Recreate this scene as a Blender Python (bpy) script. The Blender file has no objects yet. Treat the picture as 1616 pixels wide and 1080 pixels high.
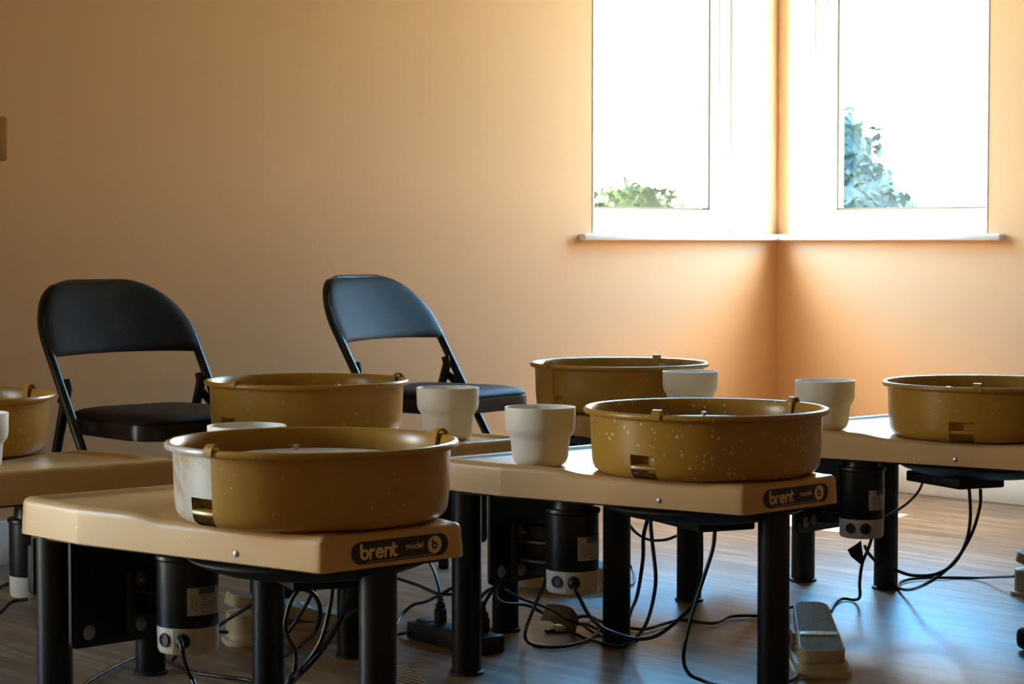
import bpy, bmesh, math, random
from mathutils import Vector, Matrix
random.seed(7)
SC = bpy.context.scene
COL = SC.collection
R = math.radians
PI = math.pi

# ---------------------------------------------------------------- helpers
def tag(o, label=None, cat=None, group=None, kind=None):
    if label: o['label'] = label
    if cat: o['category'] = cat
    if group: o['group'] = group
    if kind: o['kind'] = kind
    return o

def empty(name, loc=(0, 0, 0), rz=0.0):
    o = bpy.data.objects.new(name, None)
    COL.objects.link(o)
    o.location = loc
    o.rotation_euler = (0, 0, rz)
    o.empty_display_size = 0.1
    return o

def obj(name, bm, mat, parent=None, loc=(0, 0, 0), rot=(0, 0, 0), sharp=35):
    bmesh.ops.remove_doubles(bm, verts=bm.verts, dist=1e-6)
    bmesh.ops.recalc_face_normals(bm, faces=bm.faces)
    me = bpy.data.meshes.new(name)
    bm.to_mesh(me)
    bm.free()
    for m in (mat if isinstance(mat, (list, tuple)) else [mat]):
        me.materials.append(m)
    me.polygons.foreach_set('use_smooth', [True] * len(me.polygons))
    me.set_sharp_from_angle(angle=R(sharp))
    o = bpy.data.objects.new(name, me)
    COL.objects.link(o)
    o.location = loc
    o.rotation_euler = rot
    if parent: o.parent = parent
    return o

def copy_tree(o, parent=None):
    c = o.copy()
    COL.objects.link(c)
    c.parent = parent
    for ch in o.children:
        copy_tree(ch, c)
    return c

def box(bm, c, s, rz=0.0, bevel=0.0, seg=2, rot=None):
    r = bmesh.ops.create_cube(bm, size=1.0)
    vs = r['verts']
    bmesh.ops.scale(bm, vec=s, verts=vs)
    if bevel > 0:
        es = list({e for v in vs for e in v.link_edges})
        g = bmesh.ops.bevel(bm, geom=es, offset=bevel, segments=seg, affect='EDGES', profile=0.5)
        vs = list({v for f in g['faces'] for v in f.verts} | {v for v in vs if v.is_valid})
    m = Matrix.Translation(c) @ (rot if rot else Matrix.Rotation(rz, 4, 'Z'))
    bmesh.ops.transform(bm, matrix=m, verts=vs)
    return vs

def lathe(bm, prof, seg=48, a0=0.0, a1=None, closed=False, c=(0, 0, 0), skip=None):
    """prof: list of (r, z).  Full turn if a1 is None, otherwise a sector with end caps."""
    full = a1 is None
    n = seg if full else seg + 1
    rings = []
    for i in range(n):
        a = (2 * PI * i / seg) if full else a0 + (a1 - a0) * i / seg
        rings.append([bm.verts.new((c[0] + r * math.cos(a), c[1] + r * math.sin(a), c[2] + z)) for r, z in prof])
    m = len(prof)
    for i in range(seg):
        A, B = rings[i], rings[(i + 1) % n]
        for j in range(m if closed else m - 1):
            k = (j + 1) % m
            if skip and skip(i, j): continue
            q = [A[j], B[j], B[k], A[k]]
            if prof[j][0] < 1e-7 and prof[k][0] < 1e-7: continue
            try: bm.faces.new(q)
            except ValueError: pass
    if not full and closed:
        for rg in (rings[0], rings[-1]):
            try: bm.faces.new(rg)
            except ValueError: pass
    if not closed and full:
        for j in (0, m - 1):
            if prof[j][0] > 1e-6:
                bm.faces.new([rg[j] for rg in rings])
    return rings

def catmull(pts, n=6):
    P = [Vector(p) for p in pts]
    out = []
    for i in range(len(P) - 1):
        p0 = P[i - 1] if i else P[0] * 2 - P[1]
        p1, p2 = P[i], P[i + 1]
        p3 = P[i + 2] if i + 2 < len(P) else P[-1] * 2 - P[-2]
        for k in range(n):
            t = k / n
            out.append(0.5 * ((2 * p1) + (-p0 + p2) * t + (2 * p0 - 5 * p1 + 4 * p2 - p3) * t * t + (-p0 + 3 * p1 - 3 * p2 + p3) * t ** 3))
    out.append(P[-1])
    return out

def tube(bm, pts, r, seg=10, cap=True):
    P = [Vector(p) for p in pts]
    up = None
    rings = []
    for i, p in enumerate(P):
        d = (P[min(i + 1, len(P) - 1)] - P[max(i - 1, 0)]).normalized()
        if up is None:
            up = d.orthogonal().normalized()
        else:
            up = (up - d * up.dot(d))
            up = up.normalized() if up.length > 1e-6 else d.orthogonal().normalized()
        sd = d.cross(up)
        rr = r[i] if isinstance(r, (list, tuple)) else r
        rings.append([bm.verts.new(p + (up * math.cos(2 * PI * k / seg) + sd * math.sin(2 * PI * k / seg)) * rr) for k in range(seg)])
    for a, b in zip(rings, rings[1:]):
        for k in range(seg):
            bm.faces.new([a[k], a[(k + 1) % seg], b[(k + 1) % seg], b[k]])
    if cap:
        bm.faces.new(rings[0]); bm.faces.new(rings[-1])

def strap(bm, pts, wdir, w, t):
    """a flat strap of width w (along wdir) and thickness t swept along pts"""
    P = [Vector(p) for p in pts]; wd = Vector(wdir).normalized()
    rings = []
    for i, p in enumerate(P):
        d = (P[min(i + 1, len(P) - 1)] - P[max(i - 1, 0)]).normalized()
        nn = d.cross(wd).normalized()
        rings.append([bm.verts.new(p + wd * (sx * w / 2) + nn * (sn * t / 2)) for sx, sn in ((-1, -1), (1, -1), (1, 1), (-1, 1))])
    for a, b in zip(rings, rings[1:]):
        for k in range(4):
            bm.faces.new([a[k], a[(k + 1) % 4], b[(k + 1) % 4], b[k]])
    bm.faces.new(rings[0]); bm.faces.new(rings[-1])

def round_poly(pts, rad, seg=6):
    """2D polygon with rounded corners -> list of points (rad may be a list)"""
    out = []; n = len(pts)
    for i in range(n):
        p = Vector(pts[i]); a = Vector(pts[i - 1]); b = Vector(pts[(i + 1) % n])
        r = rad[i] if isinstance(rad, (list, tuple)) else rad
        da = (a - p).normalized(); db = (b - p).normalized()
        ang = da.angle(db)
        t = min(r / math.tan(ang / 2), (a - p).length * 0.48, (b - p).length * 0.48)
        r2 = t * math.tan(ang / 2)
        cen = p + (da + db).normalized() * (r2 / math.sin(ang / 2))
        s = p + da * t; e = p + db * t
        v0 = s - cen; v1 = e - cen
        th = v0.angle(v1); sg = 1 if v0.cross(v1) > 0 else -1
        for k in range(seg + 1):
            rot = Matrix.Rotation(sg * th * k / seg, 2)
            out.append(cen + rot @ v0)
    return out

def densify(pts, step):
    out = []; n = len(pts)
    for i in range(n):
        a = pts[i]; b = pts[(i + 1) % n]; L = (b - a).length
        k = max(1, int(L / step))
        for j in range(k): out.append(a + (b - a) * j / k)
    return out

def normals2d(pts):
    n = len(pts); area = sum(pts[i].x * pts[(i + 1) % n].y - pts[(i + 1) % n].x * pts[i].y for i in range(n))
    sg = 1 if area > 0 else -1
    out = []
    for i in range(n):
        d = (pts[(i + 1) % n] - pts[i - 1]).normalized()
        out.append(Vector((d.y, -d.x)) * sg)      # outward
    return out

def prism(bm, pts, z0, z1, inset_top=0.0, bev=0.0):
    nr = normals2d(pts)
    lv = [(0, z0)]
    if bev > 0: lv += [(0, z1 - bev), (-bev * .3 - 0, z1 - bev * .3), (-bev, z1)]
    else: lv += [(-inset_top, z1)]
    rings = [[bm.verts.new((p.x + n_.x * d, p.y + n_.y * d, z)) for p, n_ in zip(pts, nr)] for d, z in lv]
    m = len(pts)
    for a, b in zip(rings, rings[1:]):
        for i in range(m): bm.faces.new([a[i], a[(i + 1) % m], b[(i + 1) % m], b[i]])
    bm.faces.new(rings[0]); bm.faces.new(rings[-1])

def stroke(bm, pts, w, z=0.0, h=0.0004):
    """ribbon stroke with round joints in the XY plane"""
    P = [Vector((p[0], p[1])) for p in pts]
    for a, b in zip(P, P[1:]):
        d = (b - a)
        if d.length < 1e-9: continue
        d.normalize(); n_ = Vector((-d.y, d.x)) * (w / 2)
        bm.faces.new([bm.verts.new((q.x, q.y, z)) for q in (a + n_, a - n_, b - n_, b + n_)])
    for k, p in enumerate(P):
        zz = z + h * 0.02 * (k % 2 + 1)
        bm.faces.new([bm.verts.new((p.x + w / 2 * math.cos(t * PI / 6), p.y + w / 2 * math.sin(t * PI / 6), zz)) for t in range(12)])

def arc(cx, cy, r, a0, a1, n=14, ry=None):
    return [(cx + r * math.cos(R(a0 + (a1 - a0) * i / n)), cy + (ry or r) * math.sin(R(a0 + (a1 - a0) * i / n))) for i in range(n + 1)]

# ---------------------------------------------------------------- materials
def mat(name, col, rough=0.5, metal=0.0, spec=0.5, coat=0.0):
    m = bpy.data.materials.new(name); m.use_nodes = True
    b = m.node_tree.nodes['Principled BSDF']
    b.inputs['Base Color'].default_value = (*col, 1)
    b.inputs['Roughness'].default_value = rough
    b.inputs['Metallic'].default_value = metal
    b.inputs['Specular IOR Level'].default_value = spec
    b.inputs['Coat Weight'].default_value = coat
    return m

def nd(m, t, **kw):
    n_ = m.node_tree.nodes.new(t)
    for k, x in kw.items():
        if k in n_.inputs: n_.inputs[k].default_value = x
        else: setattr(n_, k, x)
    return n_

def lk(m, a, b): m.node_tree.links.new(a, b)

def add_noise(m, scale=8, amount=0.08, bump=0.0, bscale=200, detail=4):
    """slight procedural colour mottling and a fine bump"""
    b = m.node_tree.nodes['Principled BSDF']
    tc = nd(m, 'ShaderNodeTexCoord')
    col = b.inputs['Base Color'].default_value[:]
    n1 = nd(m, 'ShaderNodeTexNoise', Scale=scale, Detail=detail)
    lk(m, tc.outputs['Object'], n1.inputs['Vector'])
    rp = nd(m, 'ShaderNodeValToRGB')
    rp.color_ramp.elements[0].position = .3; rp.color_ramp.elements[1].position = .7
    rp.color_ramp.elements[0].color = (*[c * (1 - amount) for c in col[:3]], 1)
    rp.color_ramp.elements[1].color = (*[min(1, c * (1 + amount)) for c in col[:3]], 1)
    lk(m, n1.outputs['Fac'], rp.inputs['Fac']); lk(m, rp.outputs['Color'], b.inputs['Base Color'])
    if bump > 0:
        n2 = nd(m, 'ShaderNodeTexNoise', Scale=bscale, Detail=3)
        lk(m, tc.outputs['Object'], n2.inputs['Vector'])
        bp = nd(m, 'ShaderNodeBump', Strength=bump, Distance=.002)
        lk(m, n2.outputs['Fac'], bp.inputs['Height']); lk(m, bp.outputs['Normal'], b.inputs['Normal'])
    return m

def add_specks(m, scale=60, thr=.12, col=(.75, .72, .66), amount=1.0, seed=0.0, patchy=.5):
    """dried clay spatter: small round spots where a voronoi cell is close, only in some cells and some patches"""
    b = m.node_tree.nodes['Principled BSDF']
    src = b.inputs['Base Color'].links[0].from_socket if b.inputs['Base Color'].links else None
    tc = nd(m, 'ShaderNodeTexCoord')
    mp = nd(m, 'ShaderNodeMapping'); mp.inputs['Location'].default_value = (seed, seed * 1.7, seed * .3)
    lk(m, tc.outputs['Object'], mp.inputs['Vector'])
    vo = nd(m, 'ShaderNodeTexVoronoi', Scale=scale); lk(m, mp.outputs['Vector'], vo.inputs['Vector'])
    # random radius per cell
    sx = nd(m, 'ShaderNodeSeparateColor'); lk(m, vo.outputs['Color'], sx.inputs['Color'])
    rr = nd(m, 'ShaderNodeMath', operation='MULTIPLY'); lk(m, sx.outputs['Red'], rr.inputs[0])
    pw = nd(m, 'ShaderNodeMath', operation='POWER'); lk(m, sx.outputs['Red'], pw.inputs[0]); pw.inputs[1].default_value = 2.2
    lk(m, pw.outputs[0], rr.inputs[0]); rr.inputs[1].default_value = thr * 2
    lt = nd(m, 'ShaderNodeMath', operation='LESS_THAN'); lk(m, vo.outputs['Distance'], lt.inputs[0]); lk(m, rr.outputs[0], lt.inputs[1])
    n1 = nd(m, 'ShaderNodeTexNoise', Scale=9, Detail=2); lk(m, mp.outputs['Vector'], n1.inputs['Vector'])
    gt = nd(m, 'ShaderNodeMath', operation='GREATER_THAN'); lk(m, n1.outputs['Fac'], gt.inputs[0]); gt.inputs[1].default_value = patchy
    mu = nd(m, 'ShaderNodeMath', operation='MULTIPLY'); lk(m, lt.outputs[0], mu.inputs[0]); lk(m, gt.outputs[0], mu.inputs[1])
    m2 = nd(m, 'ShaderNodeMath', operation='MULTIPLY'); lk(m, mu.outputs[0], m2.inputs[0]); m2.inputs[1].default_value = amount
    mx = nd(m, 'ShaderNodeMix', data_type='RGBA')
    lk(m, m2.outputs[0], mx.inputs[0])
    if src: lk(m, src, mx.inputs[6])
    else: mx.inputs[6].default_value = b.inputs['Base Color'].default_value
    mx.inputs[7].default_value = (*col, 1)
    lk(m, mx.outputs[2], b.inputs['Base Color'])
    return m

def add_smear(m, col=(.62, .6, .56), scale=5, lo=.45, hi=.6, seed=0., axis=None):
    """dried slip smeared over part of the surface (object space noise; axis limits it to one side)"""
    b = m.node_tree.nodes['Principled BSDF']
    src = b.inputs['Base Color'].links[0].from_socket if b.inputs['Base Color'].links else None
    tc = nd(m, 'ShaderNodeTexCoord')
    mp = nd(m, 'ShaderNodeMapping'); mp.inputs['Location'].default_value = (seed, seed, seed)
    lk(m, tc.outputs['Object'], mp.inputs['Vector'])
    n1 = nd(m, 'ShaderNodeTexNoise', Scale=scale, Detail=5, Roughness=.6, Distortion=1.2); lk(m, mp.outputs['Vector'], n1.inputs['Vector'])
    mr = nd(m, 'ShaderNodeMapRange'); lk(m, n1.outputs['Fac'], mr.inputs[0])
    mr.inputs[1].default_value = lo; mr.inputs[2].default_value = hi
    fac = mr.outputs[0]
    if axis:
        dt = nd(m, 'ShaderNodeVectorMath', operation='DOT_PRODUCT'); lk(m, tc.outputs['Object'], dt.inputs[0]); dt.inputs[1].default_value = axis[:3]
        m3 = nd(m, 'ShaderNodeMapRange'); lk(m, dt.outputs['Value'], m3.inputs[0]); m3.inputs[1].default_value = axis[3]; m3.inputs[2].default_value = axis[4]
        mm = nd(m, 'ShaderNodeMath', operation='MULTIPLY'); lk(m, fac, mm.inputs[0]); lk(m, m3.outputs[0], mm.inputs[1]); fac = mm.outputs[0]
    mx = nd(m, 'ShaderNodeMix', data_type='RGBA'); lk(m, fac, mx.inputs[0])
    if src: lk(m, src, mx.inputs[6])
    else: mx.inputs[6].default_value = b.inputs['Base Color'].default_value
    mx.inputs[7].default_value = (*col, 1)
    lk(m, mx.outputs[2], b.inputs['Base Color'])
    return m

M = {}
M['paint'] = add_noise(mat('peach_wall_paint', (.73, .45, .245), .8, spec=.08), 1.5, .02, .05, 350)
M['low_fill_paint'] = add_noise(mat('unseen_wall_low_fill_brown', (.38, .19, .075), .75, spec=.3), 1.5, .02)  # unseen walls given an invented dark brown to lower and warm the fill light
M['reveal'] = mat('white_reveal_paint', (.8, .79, .76), .6)
M['ceiling'] = mat('white_ceiling_paint', (.62, .58, .53), .8)
M['upvc'] = mat('white_window_plastic', (.82, .83, .83), .3)
M['gloss_white'] = mat('white_gloss_paint', (.8, .79, .77), .35)
M['seal'] = mat('dark_olive_seal', (.08, .07, .03), .6)
TAN = (.58, .355, .150)
M['table'] = add_specks(add_noise(mat('tan_moulded_table', TAN, .33, spec=.45), 5, .05, .08, 300), 70, .06, (.8, .76, .68), .8, 0, .57)
PAN = (.41, .222, .030)
def pan_mat(name, specks, thr, patchy, seed):
    m = add_noise(mat(name, PAN, .3, spec=.5), 6, .07, .05, 250)
    return add_specks(m, specks, thr, (.68, .62, .5), .85, seed, patchy)
M['pan'] = pan_mat('mustard_pan_plastic', 100, .10, .52, 0)
M['pan_b'] = pan_mat('mustard_pan_plastic_spattered', 105, .17, .38, 2)
M['pan_c'] = add_smear(pan_mat('mustard_pan_plastic_smeared', 80, .09, .5, 5), (.52, .50, .47), 11, .34, .54, 3, (-.55, -.83, 0, .02, .09))
M['wheelhead'] = add_smear(mat('cast_aluminium_wheel_head', (.55, .54, .52), .4, .6), (.6, .58, .54), 7, .45, .6)
M['black'] = add_noise(mat('black_powder_coat', (.003, .003, .004), 0.38, spec=.36), 30, .2, .04, 500)
M['matt_black'] = mat('matt_black_steel', (.004, .0035, .004), .55, spec=.3)
M['grey_black'] = mat('dark_grey_casting', (.040, .034, .031), .5, spec=.35)
M['rubber'] = mat('black_rubber', (.005, .005, .0055), .5, spec=.35)
M['cord'] = mat('black_cord_sheath', (.005, .005, .006), .38, spec=.4)
M['bolt'] = mat('zinc_bolt', (.42, .43, .44), .35, .9)
M['washer'] = mat('dull_zinc_washer', (.30, .34, .34), .45, .3)
M['motor'] = mat('black_motor_paint', (.003, .003, .004), .36, spec=.4)
M['endcap'] = add_noise(mat('cream_motor_end_cap', (.50, .46, .40), .45), 20, .06)
M['badge'] = mat('navy_badge', (.012, .014, .022), .4)
M['badge_ink'] = mat('gold_badge_lettering', (.80, .60, .30), .45)
M['cup'] = add_specks(add_noise(mat('white_cup_ceramic', (.84, .815, .78), .5, spec=.35), 8, .03), 30, .05, (.88, .87, .85), .7, 1, .55)
M['vinyl'] = add_noise(mat('black_vinyl', (.012, .0085, .006), .55, spec=.13), 14, .25, .2, 260)
M['chair_metal'] = add_specks(add_noise(mat('black_chair_enamel', (.005, .0045, .0045), .28, spec=.4), 30, .2), 22, .05, (.5, .46, .4), .7, 3, .6)
M['pedal'] = add_noise(mat('grey_beige_pedal_paint', (.42, .355, .26), .5, 0.0, .4), 25, .06, .05, 300)
M['pedal_badge'] = mat('pale_pedal_badge', (.6, .56, .46), .4, .3)
M['tape'] = mat('silver_grey_tape', (.17, .155, .125), .4, .2)
M['box'] = mat('brown_wall_plate', (.26, .115, .03), .8, spec=.1)

def treadle_mat():
    m = mat('knurled_pedal_tread', (.30, .25, .19), .6, 0.0, .3)
    b = m.node_tree.nodes['Principled BSDF']
    tc = nd(m, 'ShaderNodeTexCoord')
    hs = []
    for a in (R(32), R(-32)):
        mp = nd(m, 'ShaderNodeMapping'); mp.inputs['Rotation'].default_value = (0, 0, a)
        lk(m, tc.outputs['Object'], mp.inputs['Vector'])
        wv = nd(m, 'ShaderNodeTexWave', Scale=48, bands_direction='X'); lk(m, mp.outputs['Vector'], wv.inputs['Vector'])
        hs.append(wv.outputs['Fac'])
    mn = nd(m, 'ShaderNodeMath', operation='MINIMUM'); lk(m, hs[0], mn.inputs[0]); lk(m, hs[1], mn.inputs[1])
    rp = nd(m, 'ShaderNodeValToRGB'); rp.color_ramp.elements[0].position = .25; rp.color_ramp.elements[1].position = .6
    rp.color_ramp.elements[0].color = (.09, .075, .055, 1); rp.color_ramp.elements[1].color = (.42, .36, .27, 1)
    lk(m, mn.outputs[0], rp.inputs['Fac']); lk(m, rp.outputs['Color'], b.inputs['Base Color'])
    bp = nd(m, 'ShaderNodeBump', Strength=.6, Distance=.002); lk(m, mn.outputs[0], bp.inputs['Height']); lk(m, bp.outputs['Normal'], b.inputs['Normal'])
    return m
M['treadle'] = treadle_mat()

def rib_mat():
    m = mat('ribbed_pedal_tread', (.42, .37, .29), .5, 0.0, .4)
    b = m.node_tree.nodes['Principled BSDF']
    tc = nd(m, 'ShaderNodeTexCoord')
    wv = nd(m, 'ShaderNodeTexWave', Scale=42, bands_direction='DIAGONAL'); lk(m, tc.outputs['Object'], wv.inputs['Vector'])
    rp = nd(m, 'ShaderNodeValToRGB'); rp.color_ramp.elements[0].position = .3; rp.color_ramp.elements[1].position = .55
    rp.color_ramp.elements[0].color = (.05, .045, .035, 1); rp.color_ramp.elements[1].color = (.46, .41, .32, 1)
    lk(m, wv.outputs['Fac'], rp.inputs['Fac']); lk(m, rp.outputs['Color'], b.inputs['Base Color'])
    bp = nd(m, 'ShaderNodeBump', Strength=.7, Distance=.003); lk(m, wv.outputs['Fac'], bp.inputs['Height']); lk(m, bp.outputs['Normal'], b.inputs['Normal'])
    return m
M['ribs'] = rib_mat()

def nameplate_mat():
    m = mat('printed_name_plate', (.45, .44, .41), .4)
    return m
M['nameplate'] = nameplate_mat()
M['print'] = mat('grey_print', (.10, .10, .10), .5)
M['print_dark'] = mat('black_print', (.02, .02, .02), .5)

def floor_mat(rz):
    m = mat('wood_plank_floor', (.2, .14, .1), .34, spec=.4)
    b = m.node_tree.nodes['Principled BSDF']
    tc = nd(m, 'ShaderNodeTexCoord')
    mp = nd(m, 'ShaderNodeMapping'); mp.inputs['Rotation'].default_value = (0, 0, rz)
    lk(m, tc.outputs['Object'], mp.inputs['Vector'])
    br = nd(m, 'ShaderNodeTexBrick', Scale=1.0); lk(m, mp.outputs['Vector'], br.inputs['Vector'])
    br.inputs['Brick Width'].default_value = 1.22; br.inputs['Row Height'].default_value = .152
    br.inputs['Mortar Size'].default_value = .0012; br.inputs['Bias'].default_value = 0
    br.inputs['Color1'].default_value = (.72, .72, .72, 1); br.inputs['Color2'].default_value = (1.15, 1.15, 1.15, 1); br.inputs['Mortar'].default_value = (.45, .45, .45, 1)
    br.offset = .37
    m2 = nd(m, 'ShaderNodeMapping'); m2.inputs['Scale'].default_value = (1.6, 22, 1)
    lk(m, mp.outputs['Vector'], m2.inputs['Vector'])
    n1 = nd(m, 'ShaderNodeTexNoise', Scale=1.5, Detail=6, Roughness=.62, Distortion=.6); lk(m, m2.outputs['Vector'], n1.inputs['Vector'])
    rp = nd(m, 'ShaderNodeValToRGB')
    e = rp.color_ramp.elements
    e[0].position = .28; e[0].color = (.068, .044, .030, 1); e[1].position = .72; e[1].color = (.46, .315, .20, 1)
    x = e.new(.5); x.color = (.22, .145, .094, 1)
    lk(m, n1.outputs['Fac'], rp.inputs['Fac'])
    mx = nd(m, 'ShaderNodeMix', data_type='RGBA', blend_type='MULTIPLY'); mx.inputs[0].default_value = 1
    lk(m, rp.outputs['Color'], mx.inputs[6]); lk(m, br.outputs['Color'], mx.inputs[7])
    # dried clay dust and drips
    n3 = nd(m, 'ShaderNodeTexNoise', Scale=2.2, Detail=7, Roughness=.7); lk(m, tc.outputs['Object'], n3.inputs['Vector'])
    mr = nd(m, 'ShaderNodeMapRange'); lk(m, n3.outputs['Fac'], mr.inputs[0]); mr.inputs[1].default_value = .55; mr.inputs[2].default_value = .75; mr.inputs[4].default_value = .28
    mx2 = nd(m, 'ShaderNodeMix', data_type='RGBA'); lk(m, mr.outputs[0], mx2.inputs[0]); lk(m, mx.outputs[2], mx2.inputs[6]); mx2.inputs[7].default_value = (.30, .25, .20, 1)
    lk(m, mx2.outputs[2], b.inputs['Base Color'])
    rr = nd(m, 'ShaderNodeMapRange'); lk(m, n1.outputs['Fac'], rr.inputs[0]); rr.inputs[3].default_value = .28; rr.inputs[4].default_value = .46
    lk(m, rr.outputs[0], b.inputs['Roughness'])
    bp = nd(m, 'ShaderNodeBump', Strength=.2, Distance=.002); lk(m, n1.outputs['Fac'], bp.inputs['Height']); lk(m, bp.outputs['Normal'], b.inputs['Normal'])
    return add_specks(m, 22, .035, (.62, .56, .46), .8, 4, .5)

def glass_mat():
    m = bpy.data.materials.new('window_glass'); m.use_nodes = True
    nt = m.node_tree; nt.nodes.clear()
    out = nd(m, 'ShaderNodeOutputMaterial'); tr = nd(m, 'ShaderNodeBsdfTransparent'); gl = nd(m, 'ShaderNodeBsdfGlossy')
    tr.inputs['Color'].default_value = (.95, .97, .96, 1); gl.inputs['Roughness'].default_value = .02
    lw = nd(m, 'ShaderNodeLayerWeight', Blend=.5); mx = nd(m, 'ShaderNodeMixShader')
    pw = nd(m, 'ShaderNodeMath', operation='POWER'); pw.inputs[1].default_value = 5; lk(m, lw.outputs['Facing'], pw.inputs[0])
    fr = nd(m, 'ShaderNodeMath', operation='MULTIPLY_ADD'); fr.inputs[1].default_value = .4; fr.inputs[2].default_value = .003; lk(m, pw.outputs[0], fr.inputs[0])
    lk(m, fr.outputs[0], mx.inputs[0]); lk(m, tr.outputs[0], mx.inputs[1]); lk(m, gl.outputs[0], mx.inputs[2]); lk(m, mx.outputs[0], out.inputs['Surface'])
    return m
M['glass'] = glass_mat()
def leaf_mat(name, a, b_):
    m = mat(name, a, .6, spec=0)
    b = m.node_tree.nodes['Principled BSDF']
    oi = nd(m, 'ShaderNodeTexCoord'); n1 = nd(m, 'ShaderNodeTexNoise', Scale=4, Detail=3); lk(m, oi.outputs['Object'], n1.inputs['Vector'])
    rp = nd(m, 'ShaderNodeValToRGB'); rp.color_ramp.elements[0].position = .35; rp.color_ramp.elements[1].position = .65
    rp.color_ramp.elements[0].color = (*a, 1); rp.color_ramp.elements[1].color = (*b_, 1)
    lk(m, n1.outputs['Fac'], rp.inputs['Fac']); lk(m, rp.outputs['Color'], b.inputs['Base Color'])
    b.inputs['Subsurface Weight'].default_value = 0
    return m
M['leaf'] = leaf_mat('green_leaves', (.012, .021, .009), (.034, .040, .014))
M['leaf_b'] = leaf_mat('blue_green_leaves', (.012, .029, .032), (.030, .046, .049))
M['bark'] = mat('tree_bark', (.10, .075, .05), .8)
M['lawn'] = add_noise(mat('lawn_grass', (.10, .14, .05), .9), 3, .3)

SKY, SUN, EXPO = 9.0, 22.0, 2.25

# ---------------------------------------------------------------- room
C = Vector((0.9627, 7.886))
A_L, A_R = R(-138), R(-48)
uL = Vector((math.cos(A_L), math.sin(A_L))); uR = Vector((math.cos(A_R), math.sin(A_R)))
LEN_L, LEN_R, HCEIL, TH = 7.6, 6.9, 2.62, 0.26
SILL, WTOP = 0.893, 2.45

def wall_matrix(o, u, out):
    return Matrix(((u.x, out.x, 0, o.x), (u.y, out.y, 0, o.y), (0, 0, 1, 0), (0, 0, 0, 1)))
WALLS = {'left': wall_matrix(C, uL, -uR), 'right': wall_matrix(C, uR, -uL),
         'back': wall_matrix(C + uL * LEN_L, uR, uL), 'front': wall_matrix(C + uR * LEN_R, uL, uR)}

def abox(bm, a0, a1, d0, d1, z0, z1, bevel=0.0):
    return box(bm, ((a0 + a1) / 2, (d0 + d1) / 2, (z0 + z1) / 2), (a1 - a0, d1 - d0, z1 - z0), bevel=bevel)

def build_wall(side, length, opening=None):
    bm = bmesh.new()
    e = TH
    if opening:
        a0, a1, z0, z1 = opening
        abox(bm, -e if side in ('left', 'front') else 0, a0, 0, TH, 0, HCEIL)
        abox(bm, a1, length + (e if side in ('left', 'front') else 0), 0, TH, 0, HCEIL)
        abox(bm, a0, a1, 0, TH, 0, z0); abox(bm, a0, a1, 0, TH, z1, HCEIL)
        if side == 'left':
            bm.clear(); b0, b1, y0, y1 = OP['patio']
            for q0, q1 in ((-e, a0), (a1, b0), (b1, length + e)): abox(bm, q0, q1, 0, TH, 0, HCEIL)
            for q0, q1, w0, w1 in ((a0, a1, z0, z1), (b0, b1, y0, y1)): abox(bm, q0, q1, 0, TH, 0, w0); abox(bm, q0, q1, 0, TH, w1, HCEIL)
    else:
        abox(bm, -e if side in ('left', 'front') else 0, length + (e if side in ('left', 'front') else 0), 0, TH, 0, HCEIL)
    bm.transform(WALLS[side])
    o = obj('wall_' + side, bm, M['paint' if side in ('left', 'right') else 'low_fill_paint'], sharp=20)
    return tag(o, kind='structure')
PATIO = (5.75, 6.85)
OP = {'left': (0.10, 0.933, SILL - .022, WTOP), 'right': (0.057, 0.919, SILL - .022, WTOP), 'patio': (PATIO[0], PATIO[1], 0.08, 2.2)}
WALLS['patio'] = WALLS['left']
build_wall('left', LEN_L, OP['left']); build_wall('right', LEN_R, OP['right'])
build_wall('back', LEN_R); build_wall('front', LEN_L)

def slab(name, z0, z1, m, ext=TH):
    bm = bmesh.new()
    p = [C + uL * a + uR * b for a, b in ((-ext, -ext), (LEN_L + ext, -ext), (LEN_L + ext, LEN_R + ext), (-ext, LEN_R + ext))]
    prism(bm, p, z0, z1)
    return tag(obj(name, bm, m), kind='structure')
slab('floor', -.08, 0, floor_mat(-A_R)); slab('ceiling', HCEIL, HCEIL + .1, M['ceiling'])

def baseboard(side, length):
    bm = bmesh.new()
    abox(bm, 0.0 if side != 'right' else .016, length, -.016, 0.0, 0, .118, bevel=.003)
    bm.transform(WALLS[side])
    tag(obj('baseboard_' + side, bm, M['gloss_white']), kind='structure')
for s, L in (('left', LEN_L), ('right', LEN_R), ('back', LEN_R), ('front', LEN_L)): baseboard(s, L)

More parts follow.
